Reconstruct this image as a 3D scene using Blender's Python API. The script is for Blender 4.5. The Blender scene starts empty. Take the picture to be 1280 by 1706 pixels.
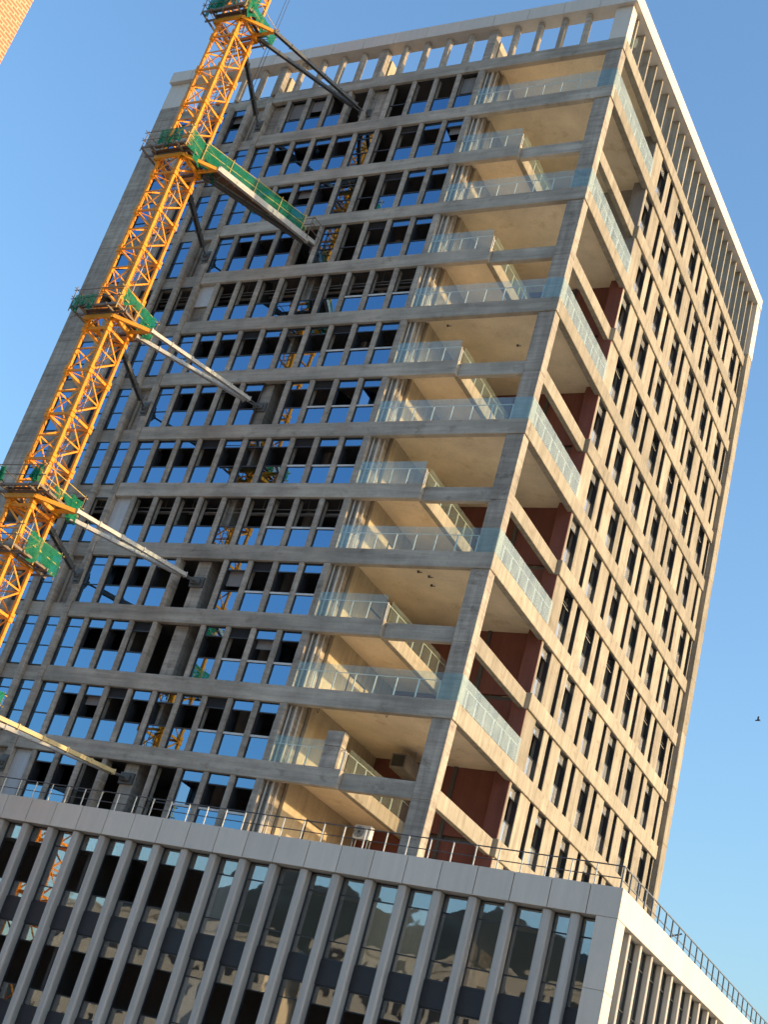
import bpy, math, random
from mathutils import Vector, Matrix

random.seed(7)
scene = bpy.context.scene
COL = scene.collection

# ------------------------------------------------------------------ camera
ZG = 64.8                      # height of the roof slab beam's underside above the ground


def W(x, y, z):                # tower coordinates (z from the roof beam) -> world
    return Vector((x, y, z + ZG))


cam_data = bpy.data.cameras.new('camera')
cam = bpy.data.objects.new('camera', cam_data)
COL.objects.link(cam)
RIGHT = Vector((0.87181851, 0.41647232, 0.25784352))
DOWN = Vector((0.01221525, 0.50774597, -0.86142023))
FWD = Vector((-0.4896767, 0.75415173, 0.43757502))
m = Matrix((RIGHT, -DOWN, -FWD)).transposed().to_4x4()
m.translation = W(28.00366, -53.60866, -63.15738)
cam.matrix_world = m
cam_data.sensor_fit = 'VERTICAL'
cam_data.sensor_height = 24.0
cam_data.lens = 24.0 * 2301.07 / 1706.0
cam_data.clip_start = 0.1
cam_data.clip_end = 6000
scene.camera = cam

# ------------------------------------------------------------------ sky, sun, exposure
SUN_EL = math.radians(13.0)
SUN_AZ = math.radians(14.0)    # from +X towards +Y
world = bpy.data.worlds.new('World')
scene.world = world
world.use_nodes = True
nt = world.node_tree
nt.nodes.clear()
sky = nt.nodes.new('ShaderNodeTexSky')
sky.sky_type = 'NISHITA'
sky.sun_disc = False
sky.sun_elevation = SUN_EL
sky.sun_rotation = math.radians(90.0) - SUN_AZ
sky.altitude = 50
sky.air_density = 1.5
sky.dust_density = 3.2
sky.ozone_density = 4.8
bg = nt.nodes.new('ShaderNodeBackground')
bg.inputs['Strength'].default_value = 0.15
out = nt.nodes.new('ShaderNodeOutputWorld')
nt.links.new(sky.outputs[0], bg.inputs[0])
nt.links.new(bg.outputs[0], out.inputs[0])

sun_data = bpy.data.lights.new('sun', 'SUN')
sun_data.energy = 2.0
sun_data.angle = math.radians(0.53)
sun_data.color = (1.0, 0.71, 0.37)
sun = bpy.data.objects.new('sun', sun_data)
COL.objects.link(sun)
sd = Vector((math.cos(SUN_EL) * math.cos(SUN_AZ), math.cos(SUN_EL) * math.sin(SUN_AZ), math.sin(SUN_EL)))
sun.rotation_euler = sd.to_track_quat('Z', 'Y').to_euler()
sun.location = (60, 0, 120)

scene.view_settings.view_transform = 'Standard'
scene.view_settings.look = 'None'
scene.view_settings.gamma = 1.0
scene.view_settings.use_curve_mapping = False
scene.view_settings.exposure = 1.46
scene.render.engine = 'CYCLES'
scene.cycles.use_denoising = True
scene.cycles.max_bounces = 10
scene.cycles.transparent_max_bounces = 24
scene.cycles.sample_clamp_indirect = 6.0


# ------------------------------------------------------------------ materials
def new_mat(name):
    mt = bpy.data.materials.new(name)
    mt.use_nodes = True
    t = mt.node_tree
    t.nodes.clear()
    o = t.nodes.new('ShaderNodeOutputMaterial')
    return mt, t, o


def node(t, kind, **kw):
    n = t.nodes.new(kind)
    for k, v in kw.items():
        if k.startswith('i_'):
            n.inputs[k[2:].replace('_', ' ')].default_value = v
        else:
            setattr(n, k, v)
    return n


def ramp(t, src, stops):
    r = t.nodes.new('ShaderNodeValToRGB')
    el = r.color_ramp.elements
    while len(el) < len(stops):
        el.new(0.5)
    for e, (p, c) in zip(el, stops):
        e.position = p
        e.color = (c[0], c[1], c[2], 1) if isinstance(c, tuple) else (c, c, c, 1)
    t.links.new(src, r.inputs[0])
    return r.outputs[0]


def noise(t, vec, scale, detail=5.0, rough=0.6, stretch=None):
    if stretch:
        mp = t.nodes.new('ShaderNodeMapping')
        mp.inputs['Scale'].default_value = stretch
        t.links.new(vec, mp.inputs['Vector'])
        vec = mp.outputs[0]
    n = t.nodes.new('ShaderNodeTexNoise')
    n.inputs['Scale'].default_value = scale
    n.inputs['Detail'].default_value = detail
    n.inputs['Roughness'].default_value = rough
    t.links.new(vec, n.inputs['Vector'])
    return n.outputs['Fac']


def mul(t, a, b, fac=1.0):
    x = t.nodes.new('ShaderNodeMix')
    x.data_type = 'RGBA'
    x.blend_type = 'MULTIPLY'
    x.inputs[0].default_value = fac
    t.links.new(a, x.inputs[6])
    t.links.new(b, x.inputs[7])
    return x.outputs[2]


def mixc(t, fac, a, b):
    x = t.nodes.new('ShaderNodeMix')
    x.data_type = 'RGBA'
    t.links.new(fac, x.inputs[0])
    for i, v in ((6, a), (7, b)):
        if isinstance(v, tuple):
            x.inputs[i].default_value = (v[0], v[1], v[2], 1)
        else:
            t.links.new(v, x.inputs[i])
    return x.outputs[2]


def rgb(t, c):
    n = t.nodes.new('ShaderNodeRGB')
    n.outputs[0].default_value = (c[0], c[1], c[2], 1)
    return n.outputs[0]


def surface(name, base, var=0.25, streak=0.2, rough=0.85, bump=0.25, tint=0.12, scale=0.6, spec=0.3, stain=None, boards=None, bamp=None, grain=0.1):
    """weathered surface: blotches, vertical streaks, fine grain, a tone of its own for each object"""
    mt, t, o = new_mat(name)
    g = t.nodes.new('ShaderNodeNewGeometry')
    pos = g.outputs['Position']
    c = rgb(t, base)
    c = mul(t, c, ramp(t, noise(t, pos, scale, 6, 0.65), [(0.25, 1 - var), (0.75, 1 + var * 0.55)]))
    if streak:
        c = mul(t, c, ramp(t, noise(t, pos, 1.0, 4, 0.6, (3.2, 3.2, 0.22)), [(0.3, 1 - streak), (0.7, 1 + streak * 0.4)]))
    if boards:
        c = mul(t, c, ramp(t, noise(t, pos, 1.0, 3, 0.7, boards), [(0.33, 1 - (bamp or streak * 0.9)), (0.64, 1.06)]))
    c = mul(t, c, ramp(t, noise(t, pos, 14, 4, 0.6), [(0.3, 1 - grain), (0.7, 1 + grain * 0.6)]))
    if stain:
        f = ramp(t, noise(t, pos, 0.9, 7, 0.72, (1, 1, 1.6)), [(0.56, 0.0), (0.66, 1.0)])
        c = mixc(t, f, c, mul(t, c, rgb(t, stain)))
    if tint:
        oi = t.nodes.new('ShaderNodeObjectInfo')
        c = mul(t, c, ramp(t, oi.outputs['Random'], [(0.0, 1 - tint), (1.0, 1 + tint)]))
    b = t.nodes.new('ShaderNodeBsdfPrincipled')
    t.links.new(c, b.inputs['Base Color'])
    b.inputs['Roughness'].default_value = rough
    b.inputs['Specular IOR Level'].default_value = spec
    if bump:
        bp = t.nodes.new('ShaderNodeBump')
        bp.inputs['Strength'].default_value = bump
        bp.inputs['Distance'].default_value = 0.02
        t.links.new(noise(t, pos, 9, 6, 0.7), bp.inputs['Height'])
        t.links.new(bp.outputs[0], b.inputs['Normal'])
    t.links.new(b.outputs[0], o.inputs[0])
    return mt


def metal_paint(name, base, rough=0.5, rust=0.0, metallic=0.0, tint=0.06):
    mt, t, o = new_mat(name)
    g = t.nodes.new('ShaderNodeNewGeometry')
    pos = g.outputs['Position']
    c = rgb(t, base)
    c = mul(t, c, ramp(t, noise(t, pos, 2.2, 6, 0.7), [(0.3, 0.82), (0.7, 1.08)]))
    if rust:
        f = ramp(t, noise(t, pos, 3.1, 8, 0.75), [(0.66 - rust * 0.3, 0.0), (0.78 - rust * 0.2, 0.85)])
        c = mixc(t, f, c, (0.16, 0.055, 0.02))
    oi = t.nodes.new('ShaderNodeObjectInfo')
    c = mul(t, c, ramp(t, oi.outputs['Random'], [(0.0, 1 - tint), (1.0, 1 + tint)]))
    b = t.nodes.new('ShaderNodeBsdfPrincipled')
    t.links.new(c, b.inputs['Base Color'])
    b.inputs['Roughness'].default_value = rough
    b.inputs['Metallic'].default_value = metallic
    t.links.new(b.outputs[0], o.inputs[0])
    return mt


def glass(name, reflect, gloss_col, trans_col, wave=0.0, wave_scale=0.35, dust_glare=None, rise=0.35):
    """coated pane: mirror part rising towards grazing angles, the rest looks through"""
    mt, t, o = new_mat(name)
    gl = node(t, 'ShaderNodeBsdfGlossy')
    gl.inputs['Color'].default_value = (*gloss_col, 1)
    gl.inputs['Roughness'].default_value = 0.015
    tr = node(t, 'ShaderNodeBsdfTransparent')
    tr.inputs['Color'].default_value = (*trans_col, 1)
    lw = node(t, 'ShaderNodeLayerWeight')
    lw.inputs['Blend'].default_value = 0.35
    mr = node(t, 'ShaderNodeMapRange')
    mr.inputs['To Min'].default_value = reflect
    mr.inputs['To Max'].default_value = min(1.0, reflect + rise)
    t.links.new(lw.outputs['Fresnel'], mr.inputs['Value'])
    if wave:
        g = t.nodes.new('ShaderNodeNewGeometry')
        oi = t.nodes.new('ShaderNodeObjectInfo')
        va = node(t, 'ShaderNodeVectorMath', operation='ADD')
        sc = node(t, 'ShaderNodeVectorMath', operation='SCALE')
        sc.inputs['Scale'].default_value = 37.0
        cb = t.nodes.new('ShaderNodeCombineXYZ')
        for k in range(3):
            t.links.new(oi.outputs['Random'], cb.inputs[k])
        t.links.new(cb.outputs[0], sc.inputs[0])
        t.links.new(g.outputs['Position'], va.inputs[0])
        t.links.new(sc.outputs[0], va.inputs[1])
        bp = t.nodes.new('ShaderNodeBump')
        bp.inputs['Strength'].default_value = 1.0
        bp.inputs['Distance'].default_value = wave
        t.links.new(noise(t, va.outputs[0], wave_scale, 1.5, 0.4), bp.inputs['Height'])
        t.links.new(bp.outputs[0], gl.inputs['Normal'])
    mx = node(t, 'ShaderNodeMixShader')
    t.links.new(mr.outputs[0], mx.inputs[0])
    t.links.new(tr.outputs[0], mx.inputs[1])
    t.links.new(gl.outputs[0], mx.inputs[2])
    last = mx.outputs[0]
    if dust_glare:  # diffuse veil: dust on the front railing, painted glare on the side glass
        df = node(t, 'ShaderNodeBsdfDiffuse')
        df.inputs['Color'].default_value = (*dust_glare[1], 1)
        m2 = node(t, 'ShaderNodeMixShader')
        g2 = t.nodes.new('ShaderNodeNewGeometry')
        f = ramp(t, noise(t, g2.outputs['Position'], 1.6, 5, 0.6, (1, 1, 0.4)), [(0.3, dust_glare[0] * 0.6), (0.75, dust_glare[0] * 1.3)])
        t.links.new(f, m2.inputs[0])
        t.links.new(last, m2.inputs[1])
        t.links.new(df.outputs[0], m2.inputs[2])
        last = m2.outputs[0]
    t.links.new(last, o.inputs[0])
    return mt


def net_mat(name, col, open_=0.35):
    mt, t, o = new_mat(name)
    g = t.nodes.new('ShaderNodeNewGeometry')
    c = mul(t, rgb(t, col), ramp(t, noise(t, g.outputs['Position'], 3.0, 5, 0.6), [(0.3, 0.75), (0.7, 1.15)]))
    d = node(t, 'ShaderNodeBsdfDiffuse')
    tl = node(t, 'ShaderNodeBsdfTranslucent')
    t.links.new(c, d.inputs[0])
    t.links.new(c, tl.inputs[0])
    m1 = node(t, 'ShaderNodeMixShader')
    m1.inputs[0].default_value = 0.4
    t.links.new(d.outputs[0], m1.inputs[1])
    t.links.new(tl.outputs[0], m1.inputs[2])
    tp = node(t, 'ShaderNodeBsdfTransparent')
    m2 = node(t, 'ShaderNodeMixShader')
    f = ramp(t, noise(t, g.outputs['Position'], 0.8, 3, 0.5), [(0.3, open_ * 0.45), (0.7, open_ * 0.95)])
    t.links.new(f, m2.inputs[0])
    t.links.new(m1.outputs[0], m2.inputs[1])
    t.links.new(tp.outputs[0], m2.inputs[2])
    t.links.new(m2.outputs[0], o.inputs[0])
    return mt


def brick_mat(name):
    mt, t, o = new_mat(name)
    g = t.nodes.new('ShaderNodeNewGeometry')
    sx = t.nodes.new('ShaderNodeSeparateXYZ')
    t.links.new(g.outputs['Position'], sx.inputs[0])
    ad = node(t, 'ShaderNodeMath', operation='ADD')
    t.links.new(sx.outputs[0], ad.inputs[0])
    t.links.new(sx.outputs[1], ad.inputs[1])
    cb = t.nodes.new('ShaderNodeCombineXYZ')
    t.links.new(ad.outputs[0], cb.inputs[0])
    t.links.new(sx.outputs[2], cb.inputs[1])
    bk = t.nodes.new('ShaderNodeTexBrick')
    bk.inputs['Color1'].default_value = (0.50, 0.17, 0.075, 1)
    bk.inputs['Color2'].default_value = (0.37, 0.115, 0.05, 1)
    bk.inputs['Mortar'].default_value = (0.62, 0.34, 0.2, 1)
    bk.inputs['Scale'].default_value = 1.0
    bk.inputs['Mortar Size'].default_value = 0.014
    bk.inputs['Brick Width'].default_value = 0.2
    bk.inputs['Row Height'].default_value = 0.07
    t.links.new(cb.outputs[0], bk.inputs['Vector'])
    c = mul(t, bk.outputs['Color'], ramp(t, noise(t, g.outputs['Position'], 0.6, 5), [(0.3, 0.86), (0.7, 1.08)]))
    b = t.nodes.new('ShaderNodeBsdfPrincipled')
    b.inputs['Roughness'].default_value = 0.7
    t.links.new(c, b.inputs['Base Color'])
    t.links.new(b.outputs[0], o.inputs[0])
    return mt


M = {}
M['concrete'] = surface('raw_concrete', (0.455, 0.395, 0.325), 0.36, 0.30, 0.9, 0.5, 0.10, 0.55, stain=(0.66, 0.64, 0.62), boards=(0.25, 0.25, 5.0))
M['beamconc'] = surface('beam_concrete', (0.475, 0.42, 0.345), 0.42, 0.0, 0.9, 0.5, 0.10, 0.38, stain=(0.70, 0.69, 0.67), boards=(0.16, 0.16, 2.6), bamp=0.30)
M['pier'] = surface('pier_concrete', (0.36, 0.318, 0.25), 0.26, 0.30, 0.9, 0.4, 0.14, 0.5, stain=(0.80, 0.75, 0.68))
M['slab'] = surface('slab_concrete', (0.36, 0.34, 0.30), 0.2, 0.0, 0.9, 0.2, 0.05)
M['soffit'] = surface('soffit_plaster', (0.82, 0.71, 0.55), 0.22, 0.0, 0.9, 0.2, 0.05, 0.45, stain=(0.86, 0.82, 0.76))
M['plaster'] = surface('terrace_plaster', (0.52, 0.43, 0.30), 0.25, 0.2, 0.9, 0.2, 0.06)
M['red'] = surface('red_brown_paint', (0.20, 0.075, 0.06), 0.18, 0.15, 0.75, 0.15, 0.08)
M['greywall'] = surface('grey_render', (0.27, 0.25, 0.235), 0.2, 0.15, 0.9, 0.2, 0.05)
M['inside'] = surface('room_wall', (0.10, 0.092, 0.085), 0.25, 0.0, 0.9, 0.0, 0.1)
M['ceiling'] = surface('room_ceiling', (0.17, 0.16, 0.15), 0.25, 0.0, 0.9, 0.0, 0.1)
M['clad'] = surface('pale_aluminium_cladding', (0.62, 0.56, 0.48), 0.07, 0.07, 0.5, 0.0, 0.05, 0.3, spec=0.4, grain=0.02)
M['podfin'] = surface('grey_aluminium_fin', (0.45, 0.42, 0.38), 0.08, 0.14, 0.55, 0.0, 0.05, 0.4, spec=0.4, grain=0.02)
M['white'] = surface('white_board', (0.62, 0.63, 0.63), 0.1, 0.15, 0.7, 0.0, 0.06)
M['roomglow'] = surface('sunlit_room_cream', (0.88, 0.74, 0.50), 0.1, 0.1, 0.8, 0, 0)  # brightness of sunlit rooms put into this cream
M['frame'] = metal_paint('dark_window_frame', (0.03, 0.032, 0.036), 0.45)
M['sill'] = metal_paint('white_window_rail', (0.62, 0.62, 0.6), 0.5)
M['spandrel'] = metal_paint('black_spandrel_panel', (0.022, 0.022, 0.025), 0.6)
M['louvre'] = metal_paint('dark_louvre', (0.035, 0.034, 0.036), 0.55)
M['backing'] = surface('dark_joint_backing', (0.05, 0.05, 0.05), 0.1, 0, 0.9, 0, 0)
M['glass'] = glass('coated_window_glass', 0.36, (0.38, 0.66, 1.0), (0.16, 0.19, 0.22), 0.005, 0.6)
M['sideglass'] = glass('sky_sheen_window_glass', 0.42, (0.92, 0.95, 0.97), (0.25, 0.26, 0.27), 0.004, 0.5, dust_glare=(0.30, (0.62, 0.62, 0.62)))  # pale sky reflection mixed in as diffuse colour
M['podglass'] = glass('podium_glass', 0.22, (0.85, 0.88, 0.92), (0.90, 0.90, 0.88), 0.009, 0.7)
M['railglass'] = glass('railing_glass', 0.03, (0.9, 0.97, 0.95), (0.90, 0.96, 0.95), 0.0, dust_glare=(0.055, (0.56, 0.62, 0.60)), rise=0.13)
M['siderail'] = glass('sunglare_railing_glass', 0.03, (0.9, 0.97, 0.95), (0.90, 0.96, 0.95), 0.0, dust_glare=(0.20, (0.60, 0.66, 0.63)), rise=0.16)  # whitish sun glare painted in as a denser diffuse veil
M['steel'] = metal_paint('stainless_post', (0.70, 0.66, 0.58), 0.35, metallic=0.25)
M['darksteel'] = metal_paint('dark_rail_steel', (0.07, 0.07, 0.075), 0.45)
M['greysteel'] = metal_paint('grey_rail_steel', (0.16, 0.17, 0.18), 0.45)
M['galv'] = metal_paint('galvanised_strut', (0.46, 0.44, 0.40), 0.5, rust=0.25)
M['strutdark'] = metal_paint('dark_strut', (0.10, 0.10, 0.095), 0.55, rust=0.3)
M['strutrust'] = metal_paint('ochre_strut', (0.52, 0.40, 0.19), 0.55, rust=0.3)
M['orange'] = metal_paint('crane_orange', (0.84, 0.29, 0.004), 0.6, rust=0.32)
M['yellow'] = metal_paint('crane_yellow', (0.78, 0.34, 0.02), 0.45, rust=0.25)
M['tube'] = metal_paint('scaffold_tube', (0.20, 0.15, 0.11), 0.55, rust=0.4)
M['tubeyel'] = metal_paint('yellow_scaffold_tube', (0.60, 0.42, 0.13), 0.55, rust=0.3)
M['deck'] = surface('brown_deck_boards', (0.17, 0.10, 0.065), 0.3, 0.0, 0.9, 0.3, 0.1, 2.0)
M['net'] = net_mat('green_safety_net', (0.03, 0.30, 0.17), 0.6)
M['pipe'] = metal_paint('pale_plastic_pipe', (0.50, 0.46, 0.39), 0.5)
M['greypipe'] = metal_paint('grey_pipe', (0.3, 0.3, 0.3), 0.5)
M['brick'] = brick_mat('orange_tile_brick')
M['paving'] = surface('street_paving', (0.48, 0.43, 0.36), 0.25, 0.0, 0.9, 0.2, 0.0, 0.2)
M['hill'] = surface('wooded_hill', (0.028, 0.04, 0.036), 0.4, 0.0, 1.0, 0.0, 0.0, 0.02)
M['house'] = surface('cream_render', (0.52, 0.46, 0.36), 0.12, 0.12, 0.85, 0.1, 0.2, 0.2)
M['roofdeck'] = surface('roof_screed', (0.34, 0.32, 0.29), 0.2, 0, 0.9, 0.1, 0)
M['acwhite'] = metal_paint('off_white_enamel', (0.72, 0.70, 0.64), 0.45)
M['bird'] = metal_paint('dark_feathers', (0.03, 0.03, 0.035), 0.8)


# ------------------------------------------------------------------ mesh helpers
class MB:
    def __init__(self):
        self.v = []
        self.f = []

    def add(self, vs, fs):
        n = len(self.v)
        self.v += [tuple(p) for p in vs]
        self.f += [tuple(i + n for i in f) for f in fs]
        return self

    def box(self, x0, x1, y0, y1, z0, z1, ch=0.0):
        if x0 > x1: x0, x1 = x1, x0
        if y0 > y1: y0, y1 = y1, y0
        if z0 > z1: z0, z1 = z1, z0
        if ch <= 0:
            return self.add([(x0, y0, z0), (x1, y0, z0), (x1, y1, z0), (x0, y1, z0), (x0, y0, z1), (x1, y0, z1), (x1, y1, z1), (x0, y1, z1)],
                            [(0, 3, 2, 1), (4, 5, 6, 7), (0, 1, 5, 4), (1, 2, 6, 5), (2, 3, 7, 6), (3, 0, 4, 7)])
        c = (Vector(((x0 + x1) / 2, (y0 + y1) / 2, (z0 + z1) / 2)))
        h = Vector(((x1 - x0) / 2, (y1 - y0) / 2, (z1 - z0) / 2))
        ch = min(ch, h.x * 0.8, h.y * 0.8, h.z * 0.8)
        vs, idx = [], {}
        for sx in (-1, 1):
            for sy in (-1, 1):
                for sz in (-1, 1):
                    for a in range(3):
                        p = [sx * h.x, sy * h.y, sz * h.z]
                        for b in range(3):
                            if b != a:
                                p[b] -= (sx, sy, sz)[b] * ch
                        idx[(sx, sy, sz, a)] = len(vs)
                        vs.append((c.x + p[0], c.y + p[1], c.z + p[2]))
        fs = []

        def orient(f):
            a, b, d = (Vector(vs[i]) for i in f[:3])
            nrm = (b - a).cross(d - a)
            mid = sum((Vector(vs[i]) for i in f), Vector()) / len(f)
            fs.append(tuple(f) if nrm.dot(mid - c) > 0 else tuple(reversed(f)))
        for a in range(3):
            b, d = [q for q in range(3) if q != a]
            for s in (-1, 1):
                q = []
                for sb, sdn in ((-1, -1), (1, -1), (1, 1), (-1, 1)):
                    k = [0, 0, 0]
                    k[a], k[b], k[d] = s, sb, sdn
                    q.append(idx[(*k, a)])
                orient(q)
            # edges parallel to axis a
            for sb in (-1, 1):
                for sdn in (-1, 1):
                    k0, k1 = [0, 0, 0], [0, 0, 0]
                    k0[a], k0[b], k0[d] = -1, sb, sdn
                    k1[a], k1[b], k1[d] = 1, sb, sdn
                    orient([idx[(*k0, b)], idx[(*k1, b)], idx[(*k1, d)], idx[(*k0, d)]])
        for sx in (-1, 1):
            for sy in (-1, 1):
                for sz in (-1, 1):
                    orient([idx[(sx, sy, sz, a)] for a in range(3)])
        return self.add(vs, fs)

    def bar(self, p, q, w, h=None, up=(0, 0, 1)):
        h = h or w
        p, q = Vector(p), Vector(q)
        d = (q - p).normalized()
        u = Vector(up)
        if abs(d.dot(u)) > 0.98:
            u = Vector((0, 1, 0))
        s = d.cross(u).normalized()
        u = s.cross(d).normalized()
        vs = []
        for e in (p, q):
            for a, b in ((-1, -1), (1, -1), (1, 1), (-1, 1)):
                vs.append(e + s * (a * w / 2) + u * (b * h / 2))
        return self.add(vs, [(3, 2, 1, 0), (4, 5, 6, 7), (0, 1, 5, 4), (1, 2, 6, 5), (2, 3, 7, 6), (3, 0, 4, 7)])

    def tube(self, p, q, r, n=6):
        p, q = Vector(p), Vector(q)
        d = (q - p).normalized()
        u = Vector((0, 0, 1)) if abs(d.z) < 0.95 else Vector((1, 0, 0))
        s = d.cross(u).normalized()
        u = s.cross(d)
        vs = []
        for e in (p, q):
            for k in range(n):
                a = 2 * math.pi * k / n
                vs.append(e + s * (math.cos(a) * r) + u * (math.sin(a) * r))
        fs = [tuple((k, (k + 1) % n, n + (k + 1) % n, n + k)[::-1]) for k in range(n)]
        fs += [tuple(range(n)), tuple(range(2 * n - 1, n - 1, -1))]
        return self.add(vs, fs)

    def mesh(self, name, mat, smooth=False):
        me = bpy.data.meshes.new(name)
        me.from_pydata(self.v, [], self.f)
        if smooth:
            for p in me.polygons:
                p.use_smooth = True
        if mat:
            me.materials.append(M[mat] if isinstance(mat, str) else mat)
        me.update()
        return me


WORLDLOC = {}


def place(name, me, parent=None, loc=(0, 0, 0)):
    """link an object; loc is in tower coordinates"""
    o = bpy.data.objects.new(name, me)
    COL.objects.link(o)
    w = W(*loc)
    WORLDLOC[o.name] = w
    if parent is not None:
        o.parent = parent
        o.location = w - WORLDLOC[parent.name]
    else:
        o.location = w
    return o


def thing(name, label, cat, loc, group=None):
    o = place(name, None, None, loc)
    o.empty_display_size = 1.0
    tag(o, label, cat, group)
    return o


def tag(o, label, cat, group=None):
    o['label'] = label
    o['category'] = cat
    if group:
        o['group'] = group


def build(name, mb, mat, parent=None, smooth=False):
    """one mesh object from shapes given in tower coordinates, its origin at its middle"""
    n = len(mb.v)
    c = [(min(p[i] for p in mb.v) + max(p[i] for p in mb.v)) / 2 for i in range(3)]
    mb.v = [(p[0] - c[0], p[1] - c[1], p[2] - c[2]) for p in mb.v]
    return place(name, mb.mesh(name, mat, smooth), parent, c)


def box(name, mat, parent, x0, x1, y0, y1, z0, z1, ch=0.0):
    return build(name, MB().box(x0, x1, y0, y1, z0, z1, ch), mat, parent)


_cache = {}


def unit(key, make, name, mat):
    k = (key, name, mat)
    if k not in _cache:
        _cache[k] = make().mesh(name, mat)
    return _cache[k]


def sized(name, mat, parent, x0, x1, y0, y1, z0, z1, ch=0.0):
    """box whose mesh is shared by all boxes of the same size"""
    dx, dy, dz = round(x1 - x0, 3), round(y1 - y0, 3), round(z1 - z0, 3)
    me = unit((dx, dy, dz, ch), lambda: MB().box(-dx / 2, dx / 2, -dy / 2, dy / 2, -dz / 2, dz / 2, ch), name, mat)
    return place(name, me, parent, ((x0 + x1) / 2, (y0 + y1) / 2, (z0 + z1) / 2))


def structure(o):
    o['kind'] = 'structure'
    return o


# ------------------------------------------------------------------ ground and hills
GZ = -ZG
gr = MB()
NG = 24
for i in range(NG + 1):
    for j in range(NG + 1):
        gr.v.append((-3000 + 6000 * i / NG, -3000 + 6000 * j / NG, GZ))
for i in range(NG):
    for j in range(NG):
        a = i * (NG + 1) + j
        gr.f.append((a, a + NG + 1, a + NG + 2, a + 1))
structure(build('ground', gr, 'paving'))

hl = MB()
NX, NY = 90, 14
rh = random.Random(3)
ph = [rh.uniform(0, 6.28) for _ in range(8)]
for j in range(NY + 1):
    for i in range(NX + 1):
        x = -1500 + 3000 * i / NX
        y = -560 - 500 * j / NY
        crest = 189 + 6 * math.sin(x * 0.006 + ph[0]) + 4 * math.sin(x * 0.015 + ph[1]) + 3 * math.sin(x * 0.037 + ph[2]) + 2 * math.sin(x * 0.09 + ph[3]) + rh.uniform(-1, 1)
        q = min(1.0, max(0.0, (x + 760) / 260))
        crest *= 0.3 + 0.7 * q * q * (3 - 2 * q)
        prof = math.sin(math.pi * j / NY) ** 0.8 if j < NY else 0
        hl.v.append((x, y, GZ + crest * prof * (1 + 0.05 * math.sin(x * 0.05 + j)) - 0.5))
for j in range(NY):
    for i in range(NX):
        a = j * (NX + 1) + i
        hl.f.append((a, a + 1, a + NX + 2, a + NX + 1))
structure(build('hills', hl, 'hill', smooth=True))

# ------------------------------------------------------------------ tower
H = 3.9            # storey
BH = 0.9           # beam depth
NL = 14            # beams 0..13


def LB(k): return -H * k            # underside of beam k
def LT(k): return -H * k + BH       # top of beam k


tower = thing('tower_building', 'unfinished raw concrete office tower with open corner terraces behind the low podium', 'building', (-17.5, 17, GZ))

# slabs, inner walls
for k in range(NL):
    z1, z0 = LT(k) - 0.02, LT(k) - 0.27
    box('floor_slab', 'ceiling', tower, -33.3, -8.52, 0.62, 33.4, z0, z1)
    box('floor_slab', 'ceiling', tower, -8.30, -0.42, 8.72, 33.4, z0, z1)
    xr = -0.36 if k % 2 or k == 0 else -5.36
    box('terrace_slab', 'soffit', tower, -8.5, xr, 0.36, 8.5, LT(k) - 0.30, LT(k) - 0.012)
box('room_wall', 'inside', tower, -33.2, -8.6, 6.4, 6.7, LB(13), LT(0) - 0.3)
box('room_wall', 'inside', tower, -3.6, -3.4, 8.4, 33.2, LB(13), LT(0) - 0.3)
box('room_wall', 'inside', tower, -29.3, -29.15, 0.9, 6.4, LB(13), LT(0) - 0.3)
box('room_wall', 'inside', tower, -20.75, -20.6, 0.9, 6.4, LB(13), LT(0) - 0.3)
for xc in (-17.25, -25.25):
    box('column', 'concrete', tower, xc - 0.42, xc + 0.42, 0.66, 1.5, LB(13), LT(0) - 0.3, 0.02)

for xc in (-13.3, -21.6, -29.6):
    build('round_column', MB().tube((xc, 3.0, LB(13)), (xc, 3.0, LT(0) - 0.3), 0.4, 18), 'greywall', tower, smooth=True)

# end wall on the far left of the front
for k in range(13):
    box('end_wall', 'concrete', tower, -35.1, -33.2, 0.0, 33.9, LT(k + 1) - 0.9 + 0.004, LT(k) - 0.9 - 0.004, 0.01)
box('end_wall', 'concrete', tower, -35.1, -33.2, 0.0, 33.9, LB(0) + 0.002, LT(0) + 0.3, 0.01)

# front beams
for k in range(NL):
    xr = 0.0 if (k % 2 or k == 0) else -5.0
    build('beam', MB().box(-25.05, xr, 0.0, 0.35, LB(k), LT(k), 0.025), 'beamconc', tower)
    box('recessed_beam', 'beamconc', tower, -33.2, -25.06, 0.24, 0.62, LB(k) + 0.01, LT(k) - 0.01, 0.02)
    if not (k % 2 or k == 0):
        box('terrace_beam', 'beamconc', tower, -4.998, -1.09, 0.28, 0.6, LB(k) + 0.02, LT(k) - 0.05, 0.02)
        box('terrace_beam', 'pier', tower, -0.62, -0.3, 0.77, 7.9, LB(k) + 0.02, LT(k) - 0.05, 0.02)
        box('edge_beam', 'pier', tower, -5.34, -5.0, 0.352, 8.49, LB(k) + 0.15, LT(k) - 0.02, 0.02)
    # side beams
    ys = 0.36 if (k % 2 or k == 0) else 7.88
    box('beam', 'pier', tower, -0.40, 0.0, ys, 32.2, LB(k) + 0.003, LT(k) - 0.003, 0.025)

# pilasters on the left part of the front
for x in (-25.25, -26.85, -28.45, -30.05, -31.65):
    for k in range(13):
        box('pilaster', 'concrete', tower, x - 0.185, x + 0.185, -0.06, 0.5, LB(k + 1) + 0.15 + 0.003, LB(k) + 0.15 - 0.003, 0.02)

# corner column, one lift for each storey
rc = random.Random(5)
for k in range(13):
    j = rc.uniform(-0.006, 0.006)
    box('column', 'concrete', tower, -1.08, -0.075 + j, 0.07 + j, 0.75, LB(k + 1) + 0.9 * 0, LB(k) - 0.003, 0.02)

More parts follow.
